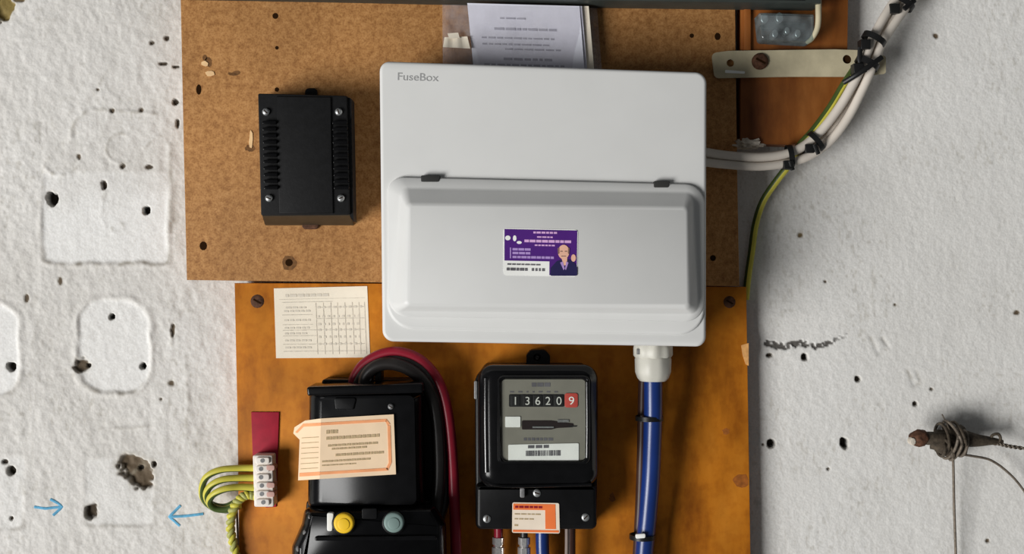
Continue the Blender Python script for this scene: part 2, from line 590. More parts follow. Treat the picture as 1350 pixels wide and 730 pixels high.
# holes: x, y, rx, ry, depth(mm), shade (0 black, 1 brown plaster)
HOLES = [(68, 262, 7.5, 10, 12, 0.1), (193, 277, 4.5, 5.5, 9, 0.0), (137, 244, 3.5, 6, 5, 0.45), (147, 417, 4, 4, 9, 0.0),
         (107, 481, 10, 9, 5, 0.8), (115, 482, 4, 4, 8, 0.1), (188, 482, 4, 4, 9, 0.0), (14, 483, 6, 6, 9, 0.1),
         (14, 620, 6.5, 6, 8, 0.2), (6, 609, 4, 3, 3, 0.3), (178, 617, 20, 15, 7, 1.0), (188, 630, 14, 15, 7, 1.0), (170, 610, 14, 12, 7, 1.0),
         (183, 617, 4, 4, 10, 0.1), (203, 612, 4, 5, 5, 0.3), (120, 673, 9, 10, 7, 0.55), (15, 683, 2.5, 2.5, 3, 0.4),
         (5, 8, 13, 20, 5, 2.0), (25, 0, 8, 3, 2, 1.2),
         (1017, 585, 5.5, 5.5, 10, 0.1), (1113, 584, 5.5, 7, 10, 0.1), (1061, 470, 4.5, 5, 8, 0.1), (1131, 500, 4, 4, 5, 0.3),
         (1207, 532, 3, 3, 4, 0.3), (1014, 468, 4, 3, 4, 0.3), (1228, 513, 3, 2, 2, 0.5), (1006, 586, 2, 2, 2, 0.6), (1092, 618, 2.5, 2, 2, 0.6),
         (1055, 310, 4, 4, 0.8, 1.3), (1234, 47, 3.5, 3.5, 1.2, 0.9), (200, 56, 3.5, 3, 2, 0.5), (220, 50, 4, 4, 2, 0.4), (215, 84, 6, 2.5, 2, 0.4),
         (232, 88, 5, 2, 2, 0.4), (231, 134, 4, 5, 3, 0.3), (234, 163, 3, 6, 3, 0.4), (148, 146, 3, 3, 1.5, 0.7), (104, 206, 3, 4, 1.5, 0.8),
         (162, 219, 3, 3, 2, 0.5), (196, 220, 5, 3, 2, 0.5), (186, 145, 3, 3, 1.5, 0.8), (129, 118, 2, 2, 1, 0.8), (35, 393, 3, 7, 1.2, 0.9),
         (79, 371, 3, 6, 1, 1.0), (228, 436, 3, 10, 1.5, 0.8), (226, 505, 5, 4, 1, 0.9), (212, 526, 2, 2, 1, 0.7),
         (1340, 412, 4, 3, 1.2, 0.9), (1180, 402, 2, 2, 1, 0.7), (1088, 371, 2, 2, 1, 0.7), (1302, 712, 3, 3, 1, 0.8)]

def wall_fields(u, v):
    """height (metres towards the room) and colour for wall points given in px of the wall plane"""
    left = 1 - sstep(500, 800, u)
    n1 = vnoise(u / 9, v / 13, 1) - .5
    n2 = vnoise(u / 4.2 + 3, v / 4.6, 2) - .5
    n3 = vnoise(u / 30 + 9, v / 34, 3) - .5
    n4 = vnoise(u / 110, v / 120, 4) - .5
    rough = 0.75 + 0.25 * left
    clean = np.zeros_like(u)
    h = np.zeros_like(u)
    for x0, y0, x1, y1, r, rec, lip, cl in PATCHES:
        sd = sdbox(u, v, x0, y0, x1, y1, r) + (n3 * 4 + n1 * 2.5)
        ins = sstep(3, -3, sd)
        wob = 0.35 + 1.2 * vnoise(u / 17, v / 15, 21)
        if y0 == 228:
            wob = wob * sstep(235, 262, v)
            ins = ins * (0.5 + .5 * sstep(225, 280, v + n3 * 60))
        h += -rec * 1e-3 * ins + lip * 1e-3 * np.exp(-((sd - 3) / 4.0) ** 2) * wob
        clean = np.maximum(clean, ins * cl)
    base = (n1 * (0.40 + .6 * left) + n2 * (0.45 + .15 * left) + n3 * 0.55 + n4 * 1.1) * 1e-3 * rough
    h += base * (1 - 0.6 * clean)
    for pts, w, a in RIDGES:
        dd = seg_dist(u, v, pts)
        h += a * 1e-3 * np.exp(-(dd / w) ** 2) * (0.4 + 1.1 * vnoise(u / 12, v / 12, 33))
    # paint colour
    t = 0.5 + 0.5 * n4 + 0.35 * n3
    c = np.empty(u.shape + (3,))
    c0 = np.array((0.67, 0.645, 0.607)); c1 = np.array((0.835, 0.815, 0.785))
    c[...] = c0 + (c1 - c0) * np.clip(t, 0, 1)[..., None]
    c[...] = c + (np.array((0.80, 0.80, 0.78)) - c) * ((1 - left) * 0.45)[..., None]      # blends the right half towards a more neutral white
    cw = np.array((0.90, 0.89, 0.87))
    c[...] = c + (cw - c) * (clean * 0.95)[..., None]
    # grime lying in the hollows of the stipple, a few rubbed streaks
    grime = np.clip((vnoise(u / 3.1, v / 6.5, 5) - 0.66) * 3.2, 0, 1) * np.clip((vnoise(u / 60, v / 50, 6) - 0.30) * 2.2, 0, 1) * (1 - .7 * clean)
    gcol = np.array(rgb(150, 145, 134))
    c[...] = c + (gcol - c) * (grime * 0.45)[..., None]
    for x0, y0, x1, y1, r, rec, lip, cl in PATCHES:       # broken darker line along the lower edge of the old fittings
        sd = np.abs(sdbox(u, v, x0, y0, x1, y1, r) + n3 * 4 + n1 * 2 - 1)
        k = np.exp(-(sd / 3.0) ** 2) * sstep(y0 + (y1 - y0) * .72, y1, v) * np.clip(vnoise(u / 8, v / 8, 8) * 1.7 - .35, 0, 1) * cl
        c[...] = c + (np.array(rgb(120, 112, 98)) - c) * (k * 0.8)[..., None]
    for pts, w, a in RIDGES:
        dd = seg_dist(u, v, pts)
        k = np.exp(-(dd / (w * .8)) ** 2) * np.clip(vnoise(u / 7, v / 7, 9) * 1.5 - .45, 0, 1)
        c[...] = c + (np.array(rgb(140, 134, 122)) - c) * (k * 0.6)[..., None]
    # scrape of dark render on the right
    sp = [(1012, 453), (1032, 457), (1056, 452), (1078, 457), (1098, 450), (1116, 441)]
    dd = seg_dist(u, v, sp)
    k = np.clip(np.exp(-(dd / 5.0) ** 2) * (0.15 + 1.6 * vnoise(u / 3.2, v / 2.6, 12)), 0, 1) * (0.45 + .55 * sstep(1120, 1040, u))
    k = sstep(0.34, 0.60, k)
    c[...] = c + (np.array((0.05, 0.042, 0.035)) - c) * (k * 0.92)[..., None]
    h -= k * 1.6e-3
    sub = [np.array((0.012, 0.010, 0.008)), np.array((0.135, 0.098, 0.062)), np.array((0.24, 0.175, 0.055))]
    for x, y, rx, ry, dep, sh in HOLES:
        m_ = (np.abs(u - x) < rx * 2.2 + 4) & (np.abs(v - y) < ry * 2.2 + 4)
        if not m_.any(): continue
        uu, vv = u[m_], v[m_]
        e = np.hypot((uu - x) / rx, (vv - y) / ry) + (vnoise(uu / 5 + x, vv / 5, 14) - .5) * 0.55
        k = sstep(1.12, 0.78, e)
        h[m_] = h[m_] * (1 - k) + k * (-dep * 1e-3 + (vnoise(uu / 6, vv / 6, 15) - .5) * dep * 4e-4)
        i0 = min(int(sh), 1); f = sh - i0
        col = sub[i0] * (1 - f) + sub[min(i0 + 1, 2)] * f
        rim = np.clip(sstep(1.5, 1.1, e) - k, 0, 1) * .25
        cc = c[m_]
        cc = cc + (np.array(rgb(150, 142, 126)) - cc) * rim[:, None]
        c[m_] = cc + (col - cc) * k[:, None]
    return h, c

def wall_point(px, py, lift=0.0005):
    h, _ = wall_fields(np.array([[float(px)]]), np.array([[float(py)]]))
    return P(px, py, 0) + Vector((0, -(float(h[0, 0]) + lift), 0))

ux = np.concatenate([np.arange(-420, -30, 10), np.arange(-30, 330, 1.5), np.arange(330, 960, 12), np.arange(960, 1380, 1.5), np.arange(1380, 1770, 10)])
vy = np.concatenate([np.arange(-330, -30, 10), np.arange(-30, 760, 1.5), np.arange(760, 1060, 10)])
U, V = np.meshgrid(ux, vy)
H, C = wall_fields(U, V)
nx, ny = len(ux), len(vy)
co = np.stack([(U - 675) * S, -H, (365 - V) * S], -1).reshape(-1, 3)
idx = np.arange(nx * ny).reshape(ny, nx)
quads = np.stack([idx[:-1, :-1], idx[1:, :-1], idx[1:, 1:], idx[:-1, 1:]], -1).reshape(-1, 4)
me = bpy.data.meshes.new('wall_back')
me.vertices.add(len(co)); me.vertices.foreach_set('co', co.astype(np.float32).ravel())
me.loops.add(quads.size); me.loops.foreach_set('vertex_index', quads.astype(np.int32).ravel())
me.polygons.add(len(quads))
me.polygons.foreach_set('loop_start', np.arange(0, quads.size, 4, dtype=np.int32))
me.polygons.foreach_set('use_smooth', np.ones(len(quads), dtype=bool))
me.update(calc_edges=True)
at = me.color_attributes.new('paint', 'FLOAT_COLOR', 'POINT')
at.data.foreach_set('color', np.concatenate([C.reshape(-1, 3), np.ones((nx * ny, 1))], 1).astype(np.float32).ravel())
wm = bpy.data.materials.new('painted_wall')
wm.use_nodes = True
nt = wm.node_tree
pb = nt.nodes['Principled BSDF']
pb.inputs['Roughness'].default_value = 0.72
pb.inputs['Specular IOR Level'].default_value = 0.25
an = nt.nodes.new('ShaderNodeAttribute'); an.attribute_name = 'paint'
tc = nt.nodes.new('ShaderNodeTexCoord')
nn = nt.nodes.new('ShaderNodeTexNoise'); nn.inputs['Scale'].default_value = 420; nn.inputs['Detail'].default_value = 4
nt.links.new(tc.outputs['Object'], nn.inputs['Vector'])
rr = ramp(nt, [(0.35, (0.90, 0.895, 0.885)), (0.65, (1, 1, 1))])
nt.links.new(nn.outputs['Fac'], rr.inputs['Fac'])
mx = nt.nodes.new('ShaderNodeMix'); mx.data_type = 'RGBA'; mx.blend_type = 'MULTIPLY'; mx.inputs[0].default_value = 1
nt.links.new(an.outputs['Color'], mx.inputs[6]); nt.links.new(rr.outputs['Color'], mx.inputs[7])
nt.links.new(mx.outputs[2], pb.inputs['Base Color'])
bp = nt.nodes.new('ShaderNodeBump'); bp.inputs['Strength'].default_value = 0.35; bp.inputs['Distance'].default_value = 0.001
nt.links.new(nn.outputs['Fac'], bp.inputs['Height']); nt.links.new(bp.outputs['Normal'], pb.inputs['Normal'])
me.materials.append(wm)
wall = link('wall_back', me)
wall['kind'] = 'structure'
wall['label'] = 'rough white painted wall with ghost marks of removed fittings'

def pen_arrow(label, strokes):
    bm = bmesh.new()
    for st in strokes:
        pts = []
        for (x0, y0), (x1, y1) in zip(st, st[1:]):
            k = max(int(math.hypot(x1 - x0, y1 - y0) / 3), 1)
            pts += [wall_point(x0 + (x1 - x0) * i / k, y0 + (y1 - y0) * i / k, 0.0002) for i in range(k)]
        pts.append(wall_point(*st[-1], 0.0002))
        add_tube(bm, pts, 0.0014, 8, flat=0.3)
    o = finish('blue_arrow', bm, M_BLUEPEN, wall, 60)
    o['label'] = label
pen_arrow('blue marker arrow pointing right on the wall', [[(45, 668), (60, 670), (81, 668)], [(66, 658), (76, 663), (82, 668), (70, 679)]])
pen_arrow('blue marker arrow pointing left beside the earth wires', [[(268, 677), (245, 680), (223, 681)], [(238, 666), (223, 681), (237, 693)]])

# ------------------------------------------------------------------ mounting boards
UB, UBB = 0.028, 0.009        # front / back depth of the upper chipboard
LB, LBB = 0.022, 0.009
t = thing('chipboard_panel', 'brown chipboard panel behind the black vented box and upper fuse box', 'board', P(605, 372, UBB))
pts = [(237, -40), (600, -40), (969, -40), (970, 60), (972, 220), (975, 377), (640, 374), (400, 371), (246, 369), (242, 200)]
slab('board', pts, UB, UBB, M_CHIP, t, bev=0.0012, seg=2)
for i, (x, y, rx, ry) in enumerate([(363, 21, 4, 4), (365, 63, 2.5, 2.5), (262, 118, 3.5, 7), (268, 324, 5, 6), (365, 118, 3, 3), (912, 47, 3, 3), (946, 48, 4, 5), (270, 76, 3, 4), (940, 340, 4, 4)]):
    slab('nail_hole', circ(x, y, rx, 10, ry), UB + 0.0001, UB - 0.001, M_HOLE if i != 7 else M_RESIN, t, smooth=0)
for x, y, rx, ry in [(309, 97, 8, 3), (275, 82, 5, 7), (381, 346, 10, 10), (330, 195, 6, 5)]:
    slab('stain', [(a + random.uniform(-1.5, 1.5), b + random.uniform(-1.5, 1.5)) for a, b in circ(x, y, rx, 12, ry)], UB + 0.0001, UB - 0.001, M_RESIN, t, smooth=0)
slab('nail_hole', circ(381, 346, 5, 10), UB + 0.0002, UB - 0.001, M_HOLE, t, smooth=0)
for x, y, rx, ry in [(277, 97, 6, 4), (270, 84, 4, 3), (331, 184, 3, 12), (410, 120, 5, 2)]:
    slab('fibre_chip', [(a + random.uniform(-1, 1), b + random.uniform(-1, 1)) for a, b in circ(x, y, rx, 9, ry)], UB + 0.0008, UB - 0.001, M_CHIPLIGHT, t, smooth=30)

t = thing('plywood_panel', 'orange varnished plywood panel carrying the meter and cutout', 'board', P(650, 820, LBB))
pts = [(309, 373), (640, 374), (984, 378), (987, 560), (991, 820), (316, 820), (313, 560)]
# tuck its top edge up behind the chipboard line: it meets the chipboard underneath
slab('board', pts, LB, LBB, M_PLY, t, bev=0.001, seg=2)
for x, y, r in [(339, 397, 9), (962, 398, 8)]:
    o = screw('screw', x, y, r, LB + 0.0012, LB - 0.001, M_RUST, t)
for x, y, rx, ry in [(977, 633, 10, 9), (957, 568, 5, 4), (807, 655, 4, 6)]:
    slab('knot', [(a + random.uniform(-1.5, 1.5), b + random.uniform(-1.5, 1.5)) for a, b in circ(x, y, rx, 12, ry)], LB + 0.0001, LB - 0.001, mat('plywood_knot', rgb(128, 72, 22), .6, var=.25, scale=250), t, smooth=0)
slab('chipped_edge', [(977, 455), (987, 452), (987, 482), (983, 480), (979, 468)], LB + 0.0003, LB - 0.002, mat('bare_ply_edge', rgb(186, 138, 84), .8, var=.2, scale=200), t, smooth=0)

t = thing('wooden_block', 'red-brown wooden block behind the metal strap and white cables', 'block', P(1045, 190, 0.004))
slab('block', [(977, -40), (1119, -40), (1117, 102), (1074, 186), (1040, 191), (976, 189)], 0.026, 0.004, M_BLOCK, t, bev=0.001, seg=2)
slab('rebate', [(981, -40), (990, -40), (990, 66), (981, 66)], 0.031, 0.026, M_BLOCK, t, bev=0.001, seg=2)

# lump of plaster under the block
bm = bmesh.new()
bmesh.ops.create_icosphere(bm, subdivisions=4, radius=1.0)
c0 = P(985, 190, 0.022)
for v in bm.verts:
    n = mnoise.noise(v.co * 2.3) * 0.5 + mnoise.noise(v.co * 5) * .25
    v.co = c0 + Vector((v.co.x * 0.017, v.co.y * 0.011, v.co.z * 0.0055)) * (1 + n)
tag(finish('plaster_lump', bm, M_PLASTER, None, 60), 'rough grey plaster lump below the wooden block', 'plaster')

# ------------------------------------------------------------------ trunking and clear cover at the top
t = thing('metal_trunking', 'dark grey steel trunking along the top edge of the boards', 'trunking', P(700, 0, 0.028))
slab('channel', [(150, -80), (1082, -80), (1082, 4), (760, 0), (430, -7), (150, -12)], 0.064, 0.0285, M_TRUNK, t, bev=0.001)
slab('lid_lip', [(150, -80), (1062, -80), (1062, 0), (760, -4), (430, -11), (150, -16)], 0.067, 0.0642, M_BLACKM, t, bev=0.0008)
t = thing('junction_cover', 'smoky clear plastic cover over metal terminals below the trunking end', 'cover', P(1035, 58, 0.0265))
slab('cover', rounded([(1000, 16), (1074, 18), (1074, 56), (1004, 52)], [3, 3, 8, 5]), 0.050, 0.0265, M_CLEAR, t, bev=0.003)
for x, y, r in [(1008, 24, 5), (1028, 23, 5), (1022, 44, 4), (1038, 40, 3.5), (1052, 44, 4)]:
    slab('terminal', circ(x, y, r, 12, r * 1.4), 0.042, 0.0268, M_ZINC, t, bev=0.001)
slab('terminal_bar', [(1002, 28), (1062, 30), (1062, 40), (1006, 38)], 0.034, 0.0266, M_TRUNK, t, bev=0.0008)
t_ = tube('plastic_strip', [(1078, -30, 0.056), (1079, 10, 0.055), (1078, 35, 0.052), (1071, 50, 0.046), (1064, 56, 0.038)], [0.0030, 0.0032, 0.003, 0.0025, 0.002], M_STRAP)
tag(t_, 'pale plastic strip curling down past the trunking end', 'strip')

# ------------------------------------------------------------------ document sleeve and papers above the fuse box
t = thing('document_sleeve', 'clear plastic document sleeve tucked behind the fuse box top', 'sleeve', P(690, 90, UB))
def sheet(name, c, dfun, m, parent, nu=16, nv=8, th=0.0004):
    bm = bmesh.new()
    g = [[None] * (nu + 1) for _ in range(nv + 1)]
    for j in range(nv + 1):
        for i in range(nu + 1):
            u, v = i / nu, j / nv
            x, y = bil(c, u, v)
            g[j][i] = bm.verts.new(P(x, y, dfun(u, v)))
    for j in range(nv):
        for i in range(nu):
            bm.faces.new((g[j][i], g[j + 1][i], g[j + 1][i + 1], g[j][i + 1]))
    r = bmesh.ops.extrude_face_region(bm, geom=bm.faces[:])
    for v in [q for q in r['geom'] if isinstance(q, bmesh.types.BMVert)]:
        v.co.y += th
    return finish(name, bm, m, parent, 60)
sheet('sleeve_front', [(583, 6), (787, 10), (795, 112), (584, 108)], lambda u, v: 0.060 + 0.003 * math.sin(u * 9) * math.cos(v * 4) - 0.025 * (2 * abs(u - .5)) ** 4, M_SLEEVE, t, 30, 12)
sheet('sleeve_back', [(583, 6), (787, 10), (795, 112), (584, 108)], lambda u, v: UB + 0.001, M_SLEEVE, t, 8, 4)
sheet('glare_label', [(586, 49), (616, 48), (620, 64), (584, 62)], lambda u, v: 0.0585 + 0.001 * math.sin(u * 14), M_PAPER, t, 10, 3)
sheet('glare_label', [(590, 44), (604, 43), (606, 50), (592, 51)], lambda u, v: 0.0600, M_PAPER, t, 4, 2)
t = thing('folded_letter', 'white printed letter inside the clear sleeve above the fuse box', 'paper', P(695, 90, UB))
c = [(616, 4), (764, 8), (772, 112), (626, 108)]
dl = lambda u, v: 0.0535 + 0.0015 * math.sin(u * 5 + v * 2)
sheet('front_sheet', c, dl, M_PAPERW, t)
sheet('back_sheet', [(766, 8), (776, 8), (785, 112), (774, 112)], lambda u, v: 0.0480, M_PAPER, t, 3, 3)
sheet('fold_edge', [(760, 8), (767, 8), (776, 112), (768, 112)], lambda u, v: 0.0510, M_INK3, t, 3, 3)
bmi = bmesh.new()
for (u0, u1, v, h, sd) in [(0.28, 0.52, .17, .02, 1), (0.22, 0.82, .30, .03, 2), (0.1, 0.75, .42, .02, 3), (0.1, .7, .5, .02, 4), (0.3, 0.8, .56, .02, 5), (0.28, .76, .68, .03, 6), (.1, .85, .76, .02, 7)]:
    for r in words(u0, u1, v, h, seed=sd):
        um, vm = (r[0] + r[2]) / 2, (r[1] + r[3]) / 2
        add_slab(bmi, uvrect(c, *r), dl(um, vm) + 0.0004, dl(um, vm) - 0.0001)
finish('printed_text', bmi, mat('grey_letter_ink', rgb(150, 150, 160), .8), t, 0)

# ------------------------------------------------------------------ black vented box
t = thing('vented_box', 'black ventilated metal box screwed to the chipboard', 'transformer', P(402, 296, UB))
FD = 0.080
k_ = sc(FD) / sc(UB)
loft('body', [([(348, 128), (462, 131), (466, 297), (350, 297)], UB), ([(346, 126), (462, 129), (465, 294), (349, 295)], 0.040), ([(342, 125), (458, 127), (461, 284), (346, 285)], 0.074)], M_BROWNBLK, t, smooth=0)
slab('side_plate', [(457, 128), (463, 130), (466, 292), (461, 284)], 0.0742, 0.05, M_BLACKM, t, smooth=0)
slab('front_plate', rounded([(340, 123), (457, 126), (461, 283), (344, 284)], 2, 2), FD - 0.002, 0.0742, M_BLACKM, t, bev=0.001)
slab('centre_panel', [(364, 127), (436, 128), (439, 281), (368, 281)], FD, FD - 0.002, M_BLACKM, t, bev=0.0008)
for sx, (xa, xb) in (('l', (345, 363)), ('r', (437, 457))):
    lst = []
    for i in range(11):
        y = 159 + i * 8.6
        o_ = (y - 124) * 0.026
        lst.append((rounded([(xa + o_, y), (xb + o_, y), (xb + o_, y + 4.2), (xa + o_, y + 4.2)], 1.2, 2), FD + 0.003, FD - 0.0022))
    slabs('vent_louvres', lst, M_BLACKG, t, bev=0.0006)
for x, y in [(350, 147), (446, 147), (354, 261), (449, 261)]:
    screw('screw', x, y, 5, FD + 0.0015, FD - 0.0021, M_STEEL, t, ang=random.uniform(0, 3))
slab('fixing_tab', rounded([(398, 290), (420, 290), (420, 302), (398, 302)], 5), UB + 0.004, UB, M_RUST, t, bev=0.001)
slab('fixing_tab', rounded([(402, 116), (418, 116), (418, 132), (402, 132)], 5), UB + 0.004, UB, M_BLACKM, t, bev=0.001)

# ------------------------------------------------------------------ consumer unit
t = thing('fuse_box', 'white fuse box with raised front lid and purple sticker', 'fuse box', P(716, 455, UB))
FP = 0.112
front = rounded([(500, 80), (932, 95), (931, 457), (504, 450)], [13, 15, 13, 15], 7)
slab('body', inset(front, 7), FP - 0.018, UB, M_WHITE, t, bev=0.001)
slab('front_cover', front, FP, FP - 0.022, M_WHITE, t, bev=0.0035, seg=5)
# stepped surround of the lid
slab('lid_surround', rounded([(514, 300), (927, 300), (930, 442), (508, 433)], [4, 4, 34, 36], 8), FP + 0.0030, FP - 0.002, M_WHITE, t, bev=0.0028, seg=4)
o1 = rounded([(511, 233), (929, 243), (928, 424), (512, 417)], [20, 26, 24, 26], 8)
o2 = inset(o1, 1.5)
o3 = rounded([(526, 246), (917, 252), (923, 415), (515, 411)], [12, 12, 13, 13], 8)
o4 = rounded([(529, 250), (914, 256), (920, 413), (519, 409)], [11, 11, 11, 11], 8)
o5 = rounded([(535, 266), (908, 271), (911, 408), (530, 405)], [7, 7, 7, 7], 8)
o6 = rounded([(540, 271), (904, 276), (906, 402), (538, 400)], [5, 5, 5, 5], 8)
lid = loft('lid', [(o1, FP - 0.002), (o1, FP + 0.003), (o2, FP + 0.0048), (o3, FP + 0.0056), (o4, FP + 0.0075), (o5, FP + 0.0220), (o6, FP + 0.0245)], M_WHITE2, t, smooth=60)
lid['label'] = 'raised white plastic lid with bevelled edges'
LF = FP + 0.0245
for x, y, w in [(568, 235, 13), (873, 242.5, 11)]:
    hc = slab('hinge_clip', rounded([(x - w, y - 4), (x + w, y - 4), (x + w - 3, y + 4.5), (x - w, y + 4.5)], 1.5, 2), FP + 0.0062, FP + 0.001, M_DARKCLIP, t, bev=0.0006)
text_obj('logo', 'FuseBox', 523, 105.5, 10, FP + 0.0003, M_GREYTXT, t, ang=0.03, sx=1.1).__setitem__('label', 'grey FuseBox lettering')
c = [(664, 300.5), (762, 302.5), (761, 364.5), (664, 362.5)]
st = slab('sticker', rounded(c, 4, 4), LF + 0.0004, LF - 0.0002, M_LABELW, t)
st['label'] = 'purple and white business sticker with a small portrait'
d1 = LF + 0.0006
prints('purple_field', c, [(0.01, 0.02, 0.99, 0.69), (0.62, 0.6901, 0.99, 0.98)], d1, M_PURPLE, st)
prints('title_print', c, words(0.40, 0.72, .06, .04, .03, .06, .01, 1) + words(.45, .68, .16, .03, .03, .06, .01, 2) + words(.28, .91, .235, .055, .05, .1, .01, 3) + words(.42, .72, .335, .03, .03, .06, .01, 4), d1 + .0002, M_PINK, st)
prints('list_print', c, [(.085, .41, .10, .64)] + words(.12, .38, .42, .05, .04, .09, .008, 5) + words(.12, .38, .50, .05, .04, .09, .008, 6) + words(.12, .70, .585, .05, .04, .09, .008, 7), d1 + .0002, M_LILAC, st)
bm = bmesh.new()
for pts_ in [circ(669.5, 313.5, 3.6, 12, 3.2), circ(678.5, 314, 2.4, 10, 4.0), circ(684.5, 319.5, 3.4, 10, 2.0)]:
    add_slab(bm, pts_, d1 + .0002, d1)
finish('logo_print', bm, M_LABELW, st, 0)
prints('footer_print', c, words(.04, .33, .84, .06, .03, .07, .012, 8) + words(.38, .58, .84, .06, .02, .04, .02, 9) + words(.05, .5, .75, .03, .03, .07, .012, 10), d1 + .0002, M_INK2, st)
bm = bmesh.new()
add_slab(bm, rounded([(726, 353), (734, 344), (741, 342), (751, 342), (758, 347), (761, 353), (761, 363.5), (725, 363.5)], 2, 2), d1 + .0003, d1)
finish('portrait_jacket', bm, M_NAVY, st, 0)
bm = bmesh.new()
add_slab(bm, circ(743, 332, 7.5, 18, 9.5), d1 + .0004, d1)
add_slab(bm, rounded([(740, 339), (748, 339), (747, 349), (743, 350)], 1, 2), d1 + .00035, d1)
add_slab(bm, circ(756, 340, 3.2, 10, 5), d1 + .0004, d1)
finish('portrait_face', bm, M_SKIN, st, 0)
bm = bmesh.new()
for pts_ in [[(735.2, 327), (737.2, 326), (737.4, 334), (735.6, 335)], [(750.8, 327), (748.8, 326), (748.6, 334), (750.4, 335)], [(738.5, 330.6), (741.5, 330.6), (741.5, 331.8), (738.5, 331.8)],
             [(744.5, 330.6), (747.5, 330.6), (747.5, 331.8), (744.5, 331.8)], [(740, 337), (746, 337), (746, 338), (740, 338)]]:
    add_slab(bm, pts_, d1 + .0006, d1 + .0004)
finish('portrait_features', bm, mat('brown_grey_print', rgb(120, 92, 84), .5), st, 0)
bm = bmesh.new()
add_slab(bm, [(738.5, 346), (742, 344.5), (744.5, 354), (743, 356)], d1 + .0005, d1)
add_slab(bm, [(749.5, 346), (746.5, 344.5), (745, 354), (746, 356)], d1 + .0005, d1)
finish('portrait_collar', bm, M_LILAC, st, 0)

# ------------------------------------------------------------------ gland and meter tails under the fuse box
GD = 0.070
t = thing('cable_gland', 'pale grey nylon cable gland under the fuse box', 'cable gland', P(861, 502, GD))
lathe('lock_nut', 861, GD, [(446, 23), (456, 24.5), (458, 25), (468, 25), (471, 23)], M_GLAND, t, n=48, ribs=8, ribamp=0.04)
lathe('dome_nut', 861, GD, [(470, 22.5), (473, 24), (490, 23.5), (498, 20.5), (502, 17), (502, 6)], M_GLAND, t, n=40, ribs=10, ribamp=0.012)
for a in (-18, 10, 18):
    slab('rib_slot', rect(861 + a - 3, 460, 861 + a + 3, 467), GD + 0.0185 - abs(a) * 0.0003, GD + 0.008, M_DULL, t, bev=0.0005)
tag(tube('blue_tail_cable', [(861, 485, .070), (861, 505, .070), (861, 540, .068), (860, 580, .062), (858, 630, .054), (854, 680, .050), (850, 720, .048), (847, 770, .048)], 0.0092, M_BLUE, sides=16),
    'thick blue cable hanging from the grey gland', 'cable')
tag(tube('brown_tail_cable', [(850, 485, .057), (848, 505, .055), (847, 545, .052), (846, 600, .044), (844, 660, .036), (841, 720, .033), (838, 770, .033)], 0.0050, M_BROWNC, sides=14),
    'dark brown cable running behind the thick blue cable', 'cable')

def tie(name, label, px, py, d, ang, hw, hd, width, m, group=None, tail=None, head=True):
    """band closed round a cable run; ang = px direction of the run"""
    tt = thing(name, label, 'cable tie', P(px, py, d), group)
    ca, sa = math.cos(ang), math.sin(ang)
    ax = Vector((ca, 0, -sa)); ac = Vector((sa, 0, ca))
    c_ = P(px, py, d)
    s_ = sc(d)
    bm = bmesh.new()
    n_ = 24
    rings = []
    for r_ in (0, 0.0011):
        for w_ in (-1, 1):
            rings.append([bm.verts.new(c_ + ax * (w_ * width * s_ / 2) + ac * ((hw * s_ + r_) * math.cos(2 * math.pi * i / n_)) + Vector((0, -1, 0)) * ((hd + r_) * math.sin(2 * math.pi * i / n_))) for i in range(n_)])
    a, b, c2, d2 = rings
    for i in range(n_):
        j = (i + 1) % n_
        bm.faces.new((a[i], a[j], b[j], b[i])); bm.faces.new((c2[i], d2[i], d2[j], c2[j]))
        bm.faces.new((a[i], c2[i], c2[j], a[j])); bm.faces.new((b[i], b[j], d2[j], d2[i]))
    finish('band', bm, m, tt, 40)
    if head:
        q = hw * 0.8
        hx, hy = px + sa * q, py + ca * q
        w2 = width * .8
        slab('head', [(hx - w2, hy - w2), (hx + w2, hy - w2), (hx + w2, hy + w2), (hx - w2, hy + w2)], d + hd + 0.001, d - 0.001, m, tt, bev=0.0006)
    if tail:
        bm = bmesh.new()
        add_tube(bm, catmull([P(*q_) for q_ in tail]), width * s_ * .42, 8, flat=0.45)
        finish('tail', bm, m, tt, 50)
    return tt
tie('black_band', 'black tie around the blue cable just below the gland', 856, 551, .062, math.pi / 2, 17, 0.014, 6, M_TIE, head=False)
tie('white_band', 'dark tie with a white clip around the blue cable near the bottom', 847, 707, .047, math.pi / 2, 16, 0.013, 6, M_TIE, head=False)
tag(slab('tie_clip', rounded([(838, 704), (851, 703), (851, 709), (838, 710)], 2), 0.0625, 0.0605, M_LABELW, None, bev=0.0005), 'small white clip on the tie around the blue cable', 'clip')

# ------------------------------------------------------------------ electricity meter
DMAP[0] = lambda d: LB + (d - LB) * 0.90
t = thing('electricity_meter', 'black electricity meter with number drums behind glass', 'meter', P(707, 698, LB))
slab('base', rounded([(626, 500), (640, 481), (770, 481), (788, 500), (787, 698), (627, 698)], [10, 8, 8, 10, 8, 8]), 0.060, LB, M_BLACK, t, bev=0.003)
slab('terminal_cover', rounded([(628, 640), (786, 640), (787, 698), (628, 698)], [2, 2, 8, 8]), 0.078, 0.060, M_BLACK, t, bev=0.004, seg=4)
q1 = rounded([(630, 480), (788, 480), (789, 641), (631, 643)], 20, 8)
q2 = rounded([(631, 480.5), (787.5, 480.5), (788, 640), (632, 642)], 19, 8)
q3 = rounded([(640, 487), (780, 487), (781, 633), (642, 634)], 15, 8)
q4 = rounded([(646, 491), (779, 491), (780, 620), (648, 620)], 12, 8)
loft('case', [(q1, 0.058), (q2, 0.105), (inset(q2, 2), 0.110), (q3, 0.115), (q4, 0.117)], M_BLACKG, t, smooth=50)
fo = rounded([(655, 494), (778, 494), (778, 612), (656, 612)], 9, 6)
fi = rounded([(661, 500), (772, 500), (772, 606), (662, 606)], 6, 6)
